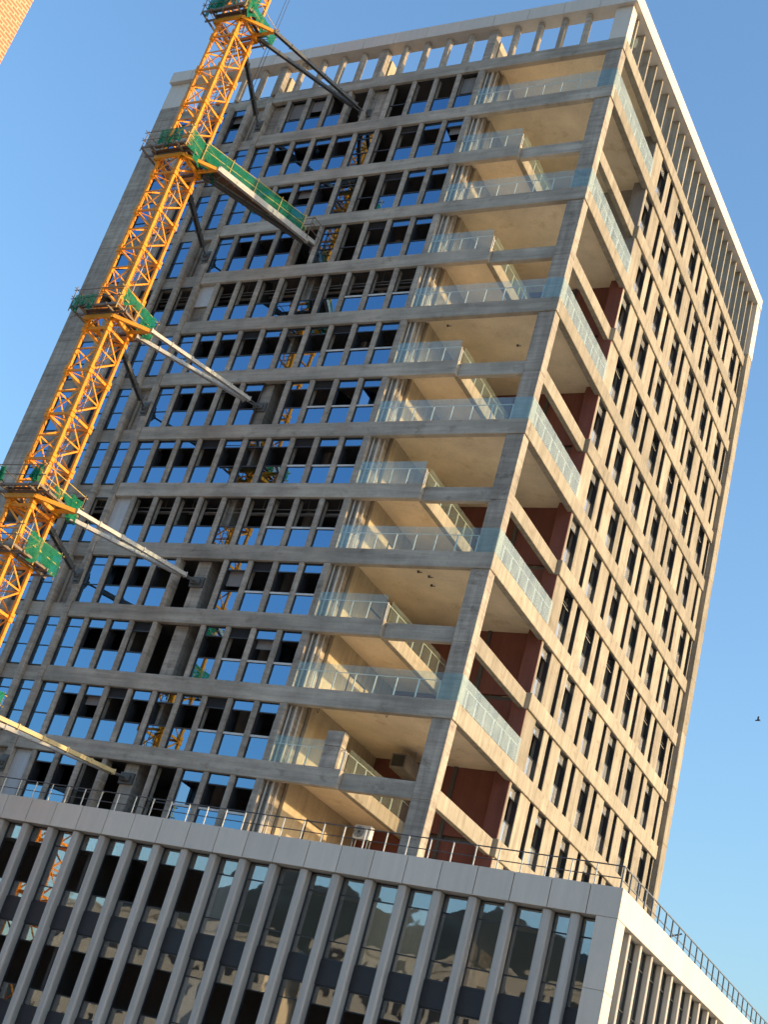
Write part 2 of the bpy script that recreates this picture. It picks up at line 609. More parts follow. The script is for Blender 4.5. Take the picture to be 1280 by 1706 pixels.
# column beside the terraces, recessed column and pipes
for k in range(13):
    box('column', 'concrete', tower, -9.47, -9.06, 0.03, 0.6, LT(k + 1) - 0.01, LB(k) + 0.01, 0.02)
box('column', 'concrete', tower, -9.04, -8.52, 0.40, 1.2, LB(13), LT(0) - 0.31, 0.02)
for x, y, r in ((-8.93, 0.30, 0.058), (-8.62, 0.34, 0.07), (-8.40, 0.52, 0.045)):
    for k in range(13):
        b = MB().tube((x, y, LT(k + 1) - 0.05), (x, y, LB(k) + 0.05), r, 10)
        b.tube((x, y, LT(k + 1) + 0.9), (x, y, LT(k + 1) + 1.02), r * 1.18, 10)
        build('drain_pipe', b, 'pipe', tower, smooth=False)

# terrace walls
for k in range(13):
    z0, z1 = LT(k + 1) - 0.015, LT(k) - 0.305
    box('terrace_wall', 'plaster', tower, -8.51, -8.32, 1.21, 8.5, z0, z1)
    wm = 'red' if k >= 3 else 'greywall'
    box('back_wall', wm, tower, -8.31, -0.63, 8.5, 8.7, z0, z1)
    box('back_pier', wm, tower, -1.0, -0.145, 7.905, 7.957, z0, z1)
    box('back_pier', wm, tower, -1.0, -0.64, 7.958, 8.498, z0, z1)
    build('drain_pipe', MB().tube((-1.14, 8.3, z0), (-1.14, 8.3, z1), 0.07, 8), wm, tower)
    # a door-sized dark opening frame on the side wall of the terrace
    fr = MB()
    fr.box(-8.33, -8.29, 3.6, 3.68, z0, z0 + 2.3).box(-8.33, -8.29, 5.4, 5.48, z0, z0 + 2.3).box(-8.33, -8.29, 3.6, 5.48, z0 + 2.3, z0 + 2.38)
    build('door_frame', fr, 'frame', tower)

# front fins and windows
BAYW = 1.6
FX = [-9.25 - BAYW * n for n in range(16)]
ROWS = {
    0: 'BBBDCXBBBCCNFFF',
    1: 'NNLDFNNNNFFFFFF',
    2: 'NNLDFNNNNFFFFFF',
    3: 'NNLDFXNNNFCFFFF',
    4: 'BBBBBBBBBWBBBBB',
    5: 'NNLNNNLNNFFFFFF',
    6: 'NNLNXNLNNFCFFFF',
    7: 'NNLNNNLNNFFFFFF',
    8: 'BBBBBBBBBWBBBBB',
    9: 'NNLNXXNNNFCFFFF',
    10: 'NNLNXXLNNFFFFFF',
    11: 'NNLNNNLNNFFFFFF',
    12: 'NNNDXXDNNWCFFFF',
}
OPEN_H = H - BH
T1, T2 = 0.55, 1.80


def frame_mesh(w, kind, white):
    b = MB()
    t = 0.05
    b.box(-w / 2, -w / 2 + t, -0.04, 0.04, 0, OPEN_H)
    b.box(w / 2 - t, w / 2, -0.04, 0.04, 0, OPEN_H)
    b.box(-w / 2 + t, w / 2 - t, -0.04, 0.04, OPEN_H - t, OPEN_H)
    b.box(-w / 2 + t, w / 2 - t, -0.04, 0.04, 0, t)
    if kind in 'NLF':
        b.box(-w / 2 + t, w / 2 - t, -0.038, 0.038, OPEN_H - T1 - 0.03, OPEN_H - T1 + 0.03)
    b.box(-w / 2 + t, w / 2 - t, -0.038, 0.038, OPEN_H - T2 - 0.03, OPEN_H - T2 + 0.03)
    if kind == 'N':     # the opened sash frame, folded inwards at one side
        b.box(-w / 2 + t, -w / 2 + t + 0.04, 0.04, 0.55, OPEN_H - T2 + 0.03, OPEN_H - T1 - 0.03)
    return b


def louvre_mesh(w, h):
    b = MB()
    n = 7
    for i in range(n):
        z = h * (i + 0.5) / n
        b.add([(-w / 2, -0.02, z - 0.045), (w / 2, -0.02, z - 0.045), (w / 2, 0.03, z + 0.045), (-w / 2, 0.03, z + 0.045),
               (-w / 2, -0.01, z - 0.055), (w / 2, -0.01, z - 0.055), (w / 2, 0.04, z + 0.035), (-w / 2, 0.04, z + 0.035)],
              [(0, 1, 2, 3), (7, 6, 5, 4), (0, 4, 5, 1), (2, 6, 7, 3), (1, 5, 6, 2), (3, 7, 4, 0)])
    return b


rw = random.Random(11)
for k in range(13):
    row = ROWS[k]
    ztop, zbot = LB(k), LT(k + 1)
    yg = 0.23
    # fins
    for n in range(1, 10):
        if n == 5 and row[4] == 'X':
            continue
        if n == 9:
            continue
        dx = rw.uniform(-0.012, 0.012)
        sized('fin', 'concrete', tower, FX[n] - 0.145 + dx, FX[n] + 0.145 + dx, 0.05, 0.60, zbot - 0.01, ztop + 0.01, 0.02)
    sized('fin', 'concrete', tower, FX[9] - 0.145, FX[9] + 0.145, 0.05, 0.60, zbot - 0.01, ztop + 0.01, 0.02)
    for i, ch in enumerate(row):
        xl, xr = FX[i + 1] + 0.145, FX[i] - 0.145
        if i >= 9:
            xl = FX[i + 1] + 0.185
            xr = FX[i] - (0.185 if i >= 10 else 0.145)
        if i == 14:
            xl = -33.2
        if i == 0:
            xr = -9.48
        xc, w = (xl + xr) / 2, xr - xl
        if ch in 'XD' and not (ch == 'D'):
            continue
        if ch == 'C':
            box('infill_wall', 'concrete', tower, xl + 0.002, xr - 0.002, 0.50, 0.62, zbot - 0.005, ztop + 0.005)
            if i == 10:
                box('conduit', 'pier', tower, xl + 0.12, xl + 0.30, 0.36, 0.499, zbot + 0.01, ztop - 0.5)
            continue
        if ch == 'W':
            box('infill_board', 'white', tower, xl + 0.002, xr - 0.002, 0.30, 0.36, zbot + (1.4 if k == 4 else 0.0), ztop - 0.01)
            box('infill_wall', 'concrete', tower, xl + 0.002, xr - 0.002, 0.45, 0.60, zbot - 0.005, ztop + 0.005)
            continue
        wr = round(w, 3)
        kk = 'N' if ch in 'NL' else ('F' if ch == 'F' else 'B')
        if ch == 'D':
            kk = 'B'
        if ch == 'L':
            kk = 'F'
        fm = unit((wr, kk), lambda: frame_mesh(wr, kk, False), 'window', 'frame')
        win = place('window', fm, tower, (xc, yg, zbot))
        gw = wr - 0.1
        jit = lambda: rw.uniform(-0.004, 0.004)

        def pane(nm, z0, z1):
            me = unit((gw, round(z1 - z0, 3)), lambda: MB().box(-gw / 2, gw / 2, -0.006, 0.006, 0, z1 - z0), nm, 'glass')
            o = place(nm, me, win, (xc, yg, zbot + z0))
            o.rotation_euler = (jit(), 0, jit())
        if ch != 'D':
            pane('lower_pane', 0.05, OPEN_H - T2 - 0.03)
        if ch in 'NF':
            pane('upper_pane', OPEN_H - T1 + 0.03, OPEN_H - 0.05)
        if ch == 'F':
            pane('middle_pane', OPEN_H - T2 + 0.03, OPEN_H - T1 - 0.03)
        if ch == 'N' and rw.random() < 0.12:
            hh = round(T2 - T1 - 0.08, 3)

            def sash_mesh():
                b = MB()
                b.box(0, gw, -0.006, 0.006, 0, hh)
                return b
            sm_ = unit((gw, hh, 'sash'), sash_mesh, 'opened_sash', 'glass')
            so = place('opened_sash', sm_, win, (xl + 0.06, yg + 0.03, zbot + OPEN_H - T2 + 0.04))
            so.rotation_euler = (0, 0, math.radians(rw.uniform(35, 85)))
        if ch in 'NB' and rw.random() < 0.12:
            hb_ = rw.choice((0.9, 1.3, 1.7))
            fm_ = unit((gw, hb_, 'film'), lambda: MB().box(-gw / 2 + 0.05, gw / 2 - 0.05, -0.01, 0.01, 0, hb_), 'protective_sheet', 'greywall')
            place('protective_sheet', fm_, win, (xc, yg + 0.22, zbot + OPEN_H - 0.1 - hb_))
        if ch == 'L':
            lm = unit((gw, 'lv'), lambda: louvre_mesh(gw, T1 - 0.08), 'louvre', 'louvre')
            place('louvre', lm, win, (xc, yg, zbot + OPEN_H - T1 + 0.03))
        if i <= 2 and k >= 4 and ch in 'NLB':
            sm = unit((wr, 'sill'), lambda: MB().box(-wr / 2 + 0.02, wr / 2 - 0.02, -0.075, -0.042, -0.055, 0.055), 'window_rail', 'sill')
            place('window_rail', sm, win, (xc, yg, zbot + OPEN_H - T2))
            if i == 0:
                sm2 = unit((wr, 'jamb'), lambda: MB().box(-0.035, 0.035, -0.075, -0.042, 0, OPEN_H - T2 + 0.9), 'window_jamb', 'sill')
                place('window_jamb', sm2, win, (xr - 0.04, yg, zbot))
    # services under the ceiling of the rows without upper panes
    if k in (4, 8):
        for z, y, r in ((ztop - 0.30, 0.85, 0.03), (ztop - 0.62, 0.72, 0.022), (ztop - 0.2, 1.6, 0.09)):
            b = MB().tube((-33.0, y, z), (-9.5, y, z), r, 8)
            build('ceiling_pipe', b, 'greypipe', tower)
        b = MB()
        for q in range(24):
            x = -32.5 + q * 0.97
            b.box(x - 0.012, x + 0.012, 0.84, 0.86, ztop - 0.3, LT(k) - 0.27)
        build('pipe_hanger', b, 'greypipe', tower)

# exposed columns where the crane is tied
for k in (0, 3, 6, 9, 12):
    z0, z1 = LT(k + 1), LB(k)
    box('column_jacket', 'concrete', tower, -17.68, -16.82, 0.42, 0.655, z0 - 0.01, z1 + 0.01, 0.02)
box('column_jacket', 'concrete', tower, -17.68, -16.82, 0.42, 0.655, LT(11) - 0.01, LB(10) + 0.01, 0.02)

# side facade piers, windows and slits
SGX = -0.38


def side_window(y0, y1, k, slit):
    z0, z1 = LT(k + 1), LB(k)
    w = round(y1 - y0, 3)

    def mk():
        b = MB()
        t = 0.045
        b.box(-0.04, 0.04, -w / 2, -w / 2 + t, 0, OPEN_H)
        b.box(-0.04, 0.04, w / 2 - t, w / 2, 0, OPEN_H)
        b.box(-0.04, 0.04, -w / 2 + t, w / 2 - t, OPEN_H - t, OPEN_H)
        b.box(-0.04, 0.04, -w / 2 + t, w / 2 - t, 0, t)
        dj = 0.37 if slit else 0.215      # dark plates: the reveal's shade put into their colour
        b.box(0.041, dj, w / 2 - 0.02, w / 2 - 0.002, 0, OPEN_H).box(0.041, dj, -w / 2 + 0.002, w / 2 - 0.022, OPEN_H - 0.02, OPEN_H - 0.004)
        if not slit:
            b.box(-0.038, 0.038, -w / 2 + t, w / 2 - t, OPEN_H - T1 - 0.03, OPEN_H - T1 + 0.03)
            b.box(-0.038, 0.038, -w / 2 + t, w / 2 - t, OPEN_H - T2 - 0.03, OPEN_H - T2 + 0.03)
        return b
    me = unit((w, slit, 'sw'), mk, 'window', 'frame')
    nm = 'slit_window' if slit else 'side_window'
    gx = SGX - (0.16 if slit else 0.0)
    o = place(nm, me, tower, (gx, (y0 + y1) / 2, z0))
    g = w - 0.09

    def pane(n2, a, b_):
        pm = unit((g, round(b_ - a, 3), 's'), lambda: MB().box(-0.006, 0.006, -g / 2, g / 2, 0, b_ - a), n2, 'louvre' if slit else 'sideglass')
        p = place(n2, pm, o, (gx, (y0 + y1) / 2, z0 + a))
        p.rotation_euler = (0, rw.uniform(-0.004, 0.004), rw.uniform(-0.006, 0.006))
    if slit:
        pane('slit_pane', 0.045, OPEN_H - 0.045)
    else:
        pane('lower_pane', 0.045, OPEN_H - T2 - 0.03)
        if k not in (4, 8):
            pane('upper_pane', OPEN_H - T1 + 0.03, OPEN_H - 0.045)
        else:
            # a pale pipe bent across the opening
            b = MB()
            yy = (y0 + y1) / 2
            b.tube((-0.3, y0 + 0.05, z1 - 0.75), (-0.3, y1 - 0.05, z1 - 0.82), 0.02, 6)
            build('crossing_pipe', b, 'pipe', o)


for k in range(13):
    z0, z1 = LT(k + 1), LB(k)
    # openings along y
    ops = []
    if k % 2:
        y = 8.2
        while y < 31:
            ops.append((y, y + 1.3, False))
            if y + 3.3 < 32.1:
                ops.append((y + 2.72, y + 3.3, True))
            y += 4
    else:
        y = 9.4
        while y < 31:
            ops.append((y, y + 1.3, False))
            if y + 2.66 < 32.1:
                ops.append((y + 2.02, y + 2.66, True))
            y += 4
    edge = 7.96
    for (a, b_, slit) in ops + [(32.2, None, None)]:
        if a - edge > 0.02:
            sized('pier', 'pier', tower, -0.62, -0.13 + rw.uniform(-0.01, 0.01), edge, a, z0 - 0.01, z1 + 0.01, 0.015)
        if b_ is None:
            break
        side_window(a, b_, k, slit)
        edge = b_

# recessed slot and end column on the far right
for k in range(13):
    box('end_column', 'pier', tower, -0.9, 0.24, 32.24, 33.28, LB(k + 1) + 1.2 + 0.004, LB(k) + 1.2 - 0.004, 0.02)

# ------------------------------------------------------------------ roof frame
FZ0, FZ1 = 3.55, 4.55


def slope(y):     # the side cornice climbs towards the rear
    return 0.0 + max(0.0, y) * 0.078


# front cornice panels (2.4 m)
x = 0.3
while x > -35.12:
    xe = max(x - 2.4, -35.12)
    sized('cornice_panel', 'clad', tower, xe + 0.014, x - 0.014, -0.30, -0.26, FZ0, FZ1, 0.004)
    x = xe
box('cornice_core', 'clad', tower, -35.11, -0.8, -0.257, 0.70, FZ0 + 0.004, FZ1 - 0.02)
y = -0.256
while y < 33.3:
    ye = min(y + 2.4, 33.3)
    a, b_ = slope(y), slope(ye)
    g = 0.006
    mb = MB().add([(0.26, y + g, FZ0 + a), (0.30, y + g, FZ0 + a), (0.30, ye - g, FZ0 + b_), (0.26, ye - g, FZ0 + b_),
                   (0.26, y + g, FZ1 + a), (0.30, y + g, FZ1 + a), (0.30, ye - g, FZ1 + b_), (0.26, ye - g, FZ1 + b_)],
                  [(0, 3, 2, 1), (4, 5, 6, 7), (0, 1, 5, 4), (1, 2, 6, 5), (2, 3, 7, 6), (3, 0, 4, 7)])
    build('cornice_panel', mb, 'clad', tower)
    y = ye
a, b_ = slope(-0.25), slope(33.29)
build('cornice_core', MB().add([(-0.78, -0.25, FZ0 + a), (0.257, -0.25, FZ0 + a), (0.257, 33.29, FZ0 + b_ + .004), (-0.78, 33.29, FZ0 + b_ + .004),
                                (-0.78, -0.25, FZ1 + a - .02), (0.257, -0.25, FZ1 + a - .02), (0.257, 33.29, FZ1 + b_ - .02), (-0.78, 33.29, FZ1 + b_ - .02)],
                               [(0, 3, 2, 1), (4, 5, 6, 7), (0, 1, 5, 4), (1, 2, 6, 5), (2, 3, 7, 6), (3, 0, 4, 7)]), 'clad', tower)
# posts
box('roof_post', 'clad', tower, -1.1, 0.0, 0.0, 0.72, LT(0) + 0.004, FZ0 + 0.003, 0.01)
box('roof_post', 'clad', tower, -35.1, -33.4, 0.0, 0.69, LT(0) + 0.31, FZ0 + 0.003, 0.01)
box('roof_post', 'clad', tower, -0.9, 0.27, 32.22, 33.292, LB(0) + 1.21, FZ0 + slope(32.2), 0.01)
# front roof fins
for n in range(-4, 16):
    xx = -9.25 - 1.6 * n
    if xx < -33.3:
        break
    if n in (0, 5, 10):
        box('roof_column', 'concrete', tower, xx - 0.28, xx + 0.28, 0.05, 0.62, LT(0) - 0.02, FZ0 + 0.003, 0.02)
        box('roof_wall', 'plaster', tower, xx - 0.16, xx + 0.16, 0.95, 2.4, LT(0) - 0.02, FZ0 - 0.15, 0.01)
    else:
        build('roof_fin', MB().box(xx - 0.17, xx + 0.17, 0.04, 0.42, LT(0) - 0.02, FZ0 + 0.003, 0.05), 'concrete', tower)
# side roof fins
for i in range(-4, 20):
    yy = 6.6 + 1.333 * i
    box('side_roof_fin', 'pier', tower, -0.66, -0.06, yy - 0.08, yy + 0.08, LT(0) - 0.02, FZ0 + slope(yy) + 0.003, 0.01)
# roof railing
rr = build('roof_railing', MB().tube((-33.2, 1.0, LT(0) + 0.95), (-1.2, 1.0, LT(0) + 0.95), 0.035, 8), 'greysteel', tower)
for i in range(21):
    xx = -33.0 + i * 1.59
    sized('rail_post', 'greysteel', rr, xx - 0.02, xx + 0.02, 0.98, 1.02, LT(0) - 0.02, LT(0) + 0.94)
    sized('glass_panel', 'railglass', rr, xx + 0.05, xx + 1.53, 0.994, 1.006, LT(0) + 0.06, LT(0) + 0.86)

# ------------------------------------------------------------------ terrace railings
for k in range(1, 13):
    zb = LT(k)
    if k % 2:
        top = build('railing', MB().box(-9.2, -1.16, 0.155, 0.195, zb + 0.97, zb + 1.0).box(-0.195, -0.155, 0.80, 7.9, zb + 0.97, zb + 1.0), 'steel', tower)
        xs = [-9.14, -8.05, -6.9, -5.76, -4.63, -3.48, -2.31, -1.15, 0.0]
        for i, x in enumerate(xs[:-1]):
            sized('rail_post', 'steel', top, x - 0.03, x + 0.03, 0.15, 0.20, zb - 0.01, zb + 0.97)
            sized('glass_panel', 'railglass', top, x + 0.012, xs[i + 1] - 0.012, 0.025, 0.037, zb + 0.02, zb + 1.34)
        yy = [0.04, 1.17, 2.3, 3.43, 4.56, 5.69, 6.82, 7.94]
        for i in range(7):
            if i:
                sized('rail_post', 'steel', top, -0.20, -0.15, yy[i] - 0.03, yy[i] + 0.03, zb - 0.01, zb + 0.97)
            sized('glass_panel', 'siderail', top, -0.037, -0.025, yy[i] + 0.012, yy[i + 1] - 0.012, zb + 0.02, zb + 1.34)
    else:
        top = build('railing', MB().box(-9.2, -5.12, 0.155, 0.195, zb + 0.97, zb + 1.0).box(-5.24, -5.20, 0.2, 7.9, zb + 0.97, zb + 1.0), 'steel', tower)
        xs = [-9.14, -8.1, -7.15, -6.15, -5.12]
        for i, x in enumerate(xs):
            sized('rail_post', 'steel', top, x - 0.03, x + 0.03, 0.15, 0.20, zb - 0.01, zb + 0.97)
            if i < 4 and not (k == 12 and i == 3):
                sized('glass_panel', 'railglass', top, x + 0.012, xs[i + 1] - 0.012, 0.025, 0.037, zb + 0.02, zb + 1.34)
        for i in range(7):
            y0 = 0.5 + i * 1.06
            sized('rail_post', 'steel', top, -5.25, -5.19, y0 - 0.03, y0 + 0.03, zb - 0.01, zb + 0.97)
            sized('glass_panel', 'railglass', top, -5.10, -5.088, y0 + 0.012, y0 + 1.048, zb + 0.02, zb + 1.2)

# loose cables hanging from the terrace soffits, a stack of boards on some floors
rq = random.Random(31)
for k in (11,):
    zc = LT(k) - 0.30
    for q in range(2):
        x = rq.uniform(-8.2, -5.8) if k % 2 == 0 else rq.uniform(-8.2, -2.5)
        y = rq.uniform(0.9, 3.2)
        cb2, pv = MB(), None
        L = rq.uniform(0.3, 0.8)
        for t in range(7):
            a = t / 6
            pt = Vector((x + 0.25 * a, y + 0.1 * math.sin(3 * a), zc - L * math.sin(math.pi * a * 0.9)))
            if pv:
                cb2.tube(pv, pt, 0.014, 5)
            pv = pt
        build('loose_cable', cb2, 'darksteel', tower)

# concrete pier on the eleventh terrace
box('parapet_pier', 'concrete', tower, -6.30, -5.36, 0.02, 0.5, LT(12) + 0.002, LT(12) + 1.08, 0.02)
box('parapet_pier', 'concrete', tower, -6.30, -5.36, 0.02, 0.5, LT(12) + 1.10, LT(12) + 1.85, 0.02)
# ceiling lights / stubs on terrace soffits
rs = random.Random(2)
for k in (5, 9):
    for q in range(3):
        x, y = rs.uniform(-7.5, -3), rs.uniform(1.2, 4.5)
        zc = LT(k) - 0.30
        if k == 2: x = rs.uniform(-7.8, -5.8)
        build('soffit_stub', MB().tube((x, y, zc - 0.1), (x, y, zc + 0.01), 0.06, 8).box(x - 0.02, x + 0.22, y - 0.02, y + 0.02, zc - 0.1, zc - 0.07), 'darksteel', tower)

# ------------------------------------------------------------------ podium
pod = thing('podium_building', 'low podium block with pale fascia panels, grey vertical fins and dark glass', 'building', (-13, 16, GZ))
PX, PY = 10.4, -2.9
PT, PB = -50.13, -51.3
XL = -41.0
# fascia
jx = [9.1 - 1.6 * n for n in range(0, 32)]
edges = [PX] + jx
rp = random.Random(4)
for i in range(len(edges) - 1):
    d = rp.uniform(-0.004, 0.004)
    sized('fascia_panel', 'clad', pod, edges[i + 1] + 0.016, edges[i] - (0.016 if i else 0.0), PY + d, PY + 0.04 + d, PB, PT, 0.005)
box('fascia_core', 'backing', pod, edges[-1], PX - 0.05, PY + 0.046, PY + 0.5, PB + 0.03, PT - 0.03)
ye = [PY + 0.042] + [PY + 1.34 + 1.6 * n for n in range(25)]
for i in range(len(ye) - 1):
    sized('fascia_panel', 'clad', pod, PX - 0.04, PX + rp.uniform(-0.002, 0.002), ye[i] + (0.004 if i else 0), ye[i + 1] - 0.004, PB, PT, 0.005)
box('fascia_core', 'backing', pod, PX - 0.5, PX - 0.046, PY + 0.51, ye[-1], PB + 0.03, PT - 0.03)
box('fascia_soffit', 'podfin', pod, edges[-1], PX - 0.05, PY + 0.05, PY + 0.75, PB + 0.004, PB + 0.028)
box('fascia_soffit', 'podfin', pod, PX - 0.75, PX - 0.05, PY + 0.76, ye[-1], PB + 0.004, PB + 0.028)
box('roof_deck', 'roofdeck', pod, XL, PX - 0.52, PY + 0.52, 37, PB + 0.3, PB + 0.5)
# corner pier
for z0, z1 in ((-54.0, PB - 0.012), (-58.3, -54.015), (GZ, -58.315)):
    box('corner_pier', 'clad', pod, 9.53, PX - 0.012, PY + 0.012, PY + 1.0, z0, z1, 0.006)
# floors and back walls
for z in (-55.3, -59.8):
    box('floor_slab', 'ceiling', pod, XL, PX - 0.75, PY + 0.82, 36, z - 0.3, z + 0.3)
box('room_wall', 'inside', pod, XL, PX - 2, 2.2, 2.4, GZ, PB)
box('room_wall', 'inside', pod, 3.9, 4.05, -1.9, 2.2, GZ, PB)
box('room_wall', 'inside', pod, -16.0, -15.85, -1.9, 2.2, GZ, PB)
box('plinth', 'podfin', pod, XL, 9.5, PY + 0.5, PY + 0.9, GZ, -60.4)
box('plinth', 'podfin', pod, PX - 0.9, PX - 0.5, PY + 1.0, 36, GZ, -60.4)
# fins, windows, spandrels on the front
pf = [8.64] + [7.48 - 1.6 * n for n in range(30)]
PGY = PY + 0.62
SILL = [(-51.32, -54.75), (-55.8, -59.25)]
for x in pf:
    build('podium_fin', MB().box(x - 0.19, x + 0.19, PY + 0.12, PGY + 0.12, -60.4, PB + 0.003, 0.07), 'podfin', pod)
bays = []
prev = 9.53
for x in pf:
    bays.append((x + 0.19, prev))
    prev = x - 0.19


def pod_window(c, w, axis, g, zt, zb_, opened=False):
    """axis 0: pane runs along x at y=g; axis 1: along y at x=g"""
    hgt = round(zt - zb_, 3)
    t = 0.045
    w = round(w, 3)
    tr1, tr2 = hgt - 0.75, 0.75

    def bb(b, u0, u1, d0, d1, z0, z1):
        if axis == 0:
            b.box(u0, u1, d0, d1, z0, z1)
        else:
            b.box(d0, d1, u0, u1, z0, z1)

    def mk():
        b = MB()
        bb(b, -w / 2, -w / 2 + t, -0.05, 0.05, 0, hgt)
        bb(b, w / 2 - t, w / 2, -0.05, 0.05, 0, hgt)
        for z in (0, tr2 - t / 2, tr1 - t / 2, hgt - t):
            bb(b, -w / 2 + t, w / 2 - t, -0.048, 0.048, z, z + t)
        return b
    me = unit((w, hgt, axis, 'pw'), mk, 'podium_window', 'frame')
    loc = (c, g, zb_) if axis == 0 else (g, c, zb_)
    o = place('podium_window', me, pod, loc)
    for nm, z0, z1 in (('lower_pane', t, tr2 - t / 2), ('middle_pane', tr2 + t / 2, tr1 - t / 2), ('upper_pane', tr1 + t / 2, hgt - t)):
        if opened and nm == 'middle_pane':
            continue

        def mp():
            b = MB()
            bb(b, -w / 2 + t, w / 2 - t, -0.006, 0.006, 0, z1 - z0)
            return b
        pm = unit((w, round(z1 - z0, 3), axis, 'pp'), mp, nm, 'podglass')
        p = place(nm, pm, o, (loc[0], loc[1], zb_ + z0))
        p.rotation_euler = (rp.uniform(-0.002, 0.002), 0, rp.uniform(-0.004, 0.004)) if axis == 0 else (0, 0, rp.uniform(-0.008, 0.008))
    return o


for (a, b_) in bays:
    for si, (zt, zb_) in enumerate(SILL):
        w = pod_window((a + b_) / 2, b_ - a, 0, PGY, zt, zb_, (a < -9 and rp.random() < 0.75) or (si == 1 and rp.random() < 0.4))
    sized('spandrel_panel', 'spandrel', pod, a + 0.003, b_ - 0.003, PGY - 0.10, PGY + 0.05, -55.79, -54.76, 0.006)
    sized('spandrel_panel', 'spandrel', pod, a + 0.003, b_ - 0.003, PGY - 0.10, PGY + 0.05, -60.3, -59.26, 0.006)
# pale panels behind some podium windows; cream stands in for sunlit room glow
for x0, x1, z0, z1 in ((1.27, 2.49, -54.7, -52.05), (-0.33, 0.89, -54.7, -52.05), (-8.33, -7.11, -54.7, -52.1), (-8.33, -7.11, -59.2, -56.6)):
    box('pale_panel', 'roomglow' if x0 > -1 else 'white', pod, x0 + 0.04, x1 - 0.04, PGY + 0.10, PGY + 0.12, z0, z1)
# side of the podium
pys = [-0.6 + 1.59 * n for n in range(22)]
GX = PX - 0.46
prev = PY + 1.0
for yv in pys:
    build('podium_fin', MB().box(GX - 0.1, PX - 0.16, yv - 0.10, yv + 0.10, -60.4, PB + 0.003, 0.03), 'podfin', pod)
    for zt, zb_ in SILL:
        pod_window((prev + yv - 0.10) / 2, yv - 0.10 - prev, 1, GX, zt, zb_)
    sized('spandrel_panel', 'spandrel', pod, GX - 0.05, GX + 0.1, prev + 0.003, yv - 0.103, -55.79, -54.76, 0.006)
    sized('spandrel_panel', 'spandrel', pod, GX - 0.05, GX + 0.1, prev + 0.003, yv - 0.103, -60.3, -59.26, 0.006)
    prev = yv + 0.10
# railing round the podium roof
rail = MB().tube((XL + 1, PY + 0.16, PT + 0.87), (PX - 0.16, PY + 0.16, PT + 0.87), 0.028, 8)
rail.tube((XL + 1, PY + 0.19, PT + 0.40), (PX - 0.19, PY + 0.19, PT + 0.40), 0.022, 8)
fr_rail = build('roof_railing', rail, 'darksteel', pod)
for i in range(47):
    xx = PX - 0.2 - 0.04 - 1.04 * i - 1.0
    sized('rail_post', 'steel', fr_rail, xx - 0.027, xx + 0.027, PY + 0.135, PY + 0.185, PT - 0.03, PT + 0.87, 0.01)
rail = MB().tube((PX - 0.16, PY + 0.16, PT + 0.87), (PX - 0.16, 34, PT + 0.87), 0.032, 8)
rail.tube((PX - 0.19, PY + 0.19, PT + 0.36), (PX - 0.19, 34, PT + 0.36), 0.022, 8)
sd_rail = build('roof_railing', rail, 'greysteel', pod)
for i in range(36):
    yv = -2.75 + 1.04 * i
    sized('rail_post', 'greysteel', sd_rail, PX - 0.195, PX - 0.135, yv - 0.035, yv + 0.035, PT - 0.03, PT + 0.87)
build('rail_brace', MB().bar((PX - 0.2, 6.2, PT + 0.75), (PX - 1.9, 6.0, PT + 0.05), 0.06), 'greysteel', sd_rail)

# ------------------------------------------------------------------ tower crane
MX0, MX1, MY0, MY1 = -23.4, -21.8, -8.5, -6.9
crane = thing('tower_crane', 'orange lattice tower crane mast with green netted work platforms tied to the concrete tower', 'crane', ((MX0 + MX1) / 2, (MY0 + MY1) / 2, GZ))
SEC = 2.8
cx, cy, s2 = (MX0 + MX1) / 2, (MY0 + MY1) / 2, 0.8


def lattice():
    b = MB()
    c = [(-s2, -s2), (s2, -s2), (s2, s2), (-s2, s2)]
    for i in range(4):
        p, q = c[i], c[(i + 1) % 4]
        if i in (0,):
            p, q = c[0], c[1]
        hz = SEC / 2
        nr = (0, -1, 0) if i in (0, 2) else (1, 0, 0)      # flat bars lying in the face of the mast
        b.bar((*p, SEC - 0.06), (*q, SEC - 0.06), 0.15, 0.07, nr)
        b.bar((*p, hz), (*q, hz), 0.09, 0.04, nr)
        b.bar((*p, SEC - 0.1), (*q, hz), 0.09, 0.04, nr)
        b.bar((*q, hz), (*p, 0.0), 0.09, 0.04, nr)
    b.bar((-s2, -s2, SEC - 0.06), (s2, s2, SEC - 0.06), 0.05)
    return b


def chord():
    b = MB()
    b.box(-0.09, 0.09, -0.09, 0.09, 0, SEC, 0.015)
    b.box(-0.145, 0.145, -0.145, 0.145, SEC - 0.30, SEC - 0.01, 0.02)
    b.box(-0.145, 0.145, -0.145, 0.145, 0.01, 0.24, 0.02)
    return b


def ladder():
    b = MB()
    for sx in (-0.2, 0.2):
        b.bar((sx, 0, 0), (sx, 0, SEC), 0.035)
    for i in range(9):
        b.bar((-0.2, 0, 0.15 + i * 0.31), (0.2, 0, 0.15 + i * 0.31), 0.03)
    return b


lat, cho, lad = lattice().mesh('mast_section', 'orange'), chord().mesh('chord', 'orange'), ladder().mesh('ladder', 'galv')
zz = GZ
while zz < 16:
    sec = place('mast_section', lat, crane, (cx, cy, zz))
    for a, b_ in ((-1, -1), (1, -1), (1, 1), (-1, 1)):
        place('chord', cho, sec, (cx + a * s2, cy + b_ * s2, zz))
    place('ladder', lad, sec, (cx - 0.1, cy + 0.45, zz))
    zz += SEC


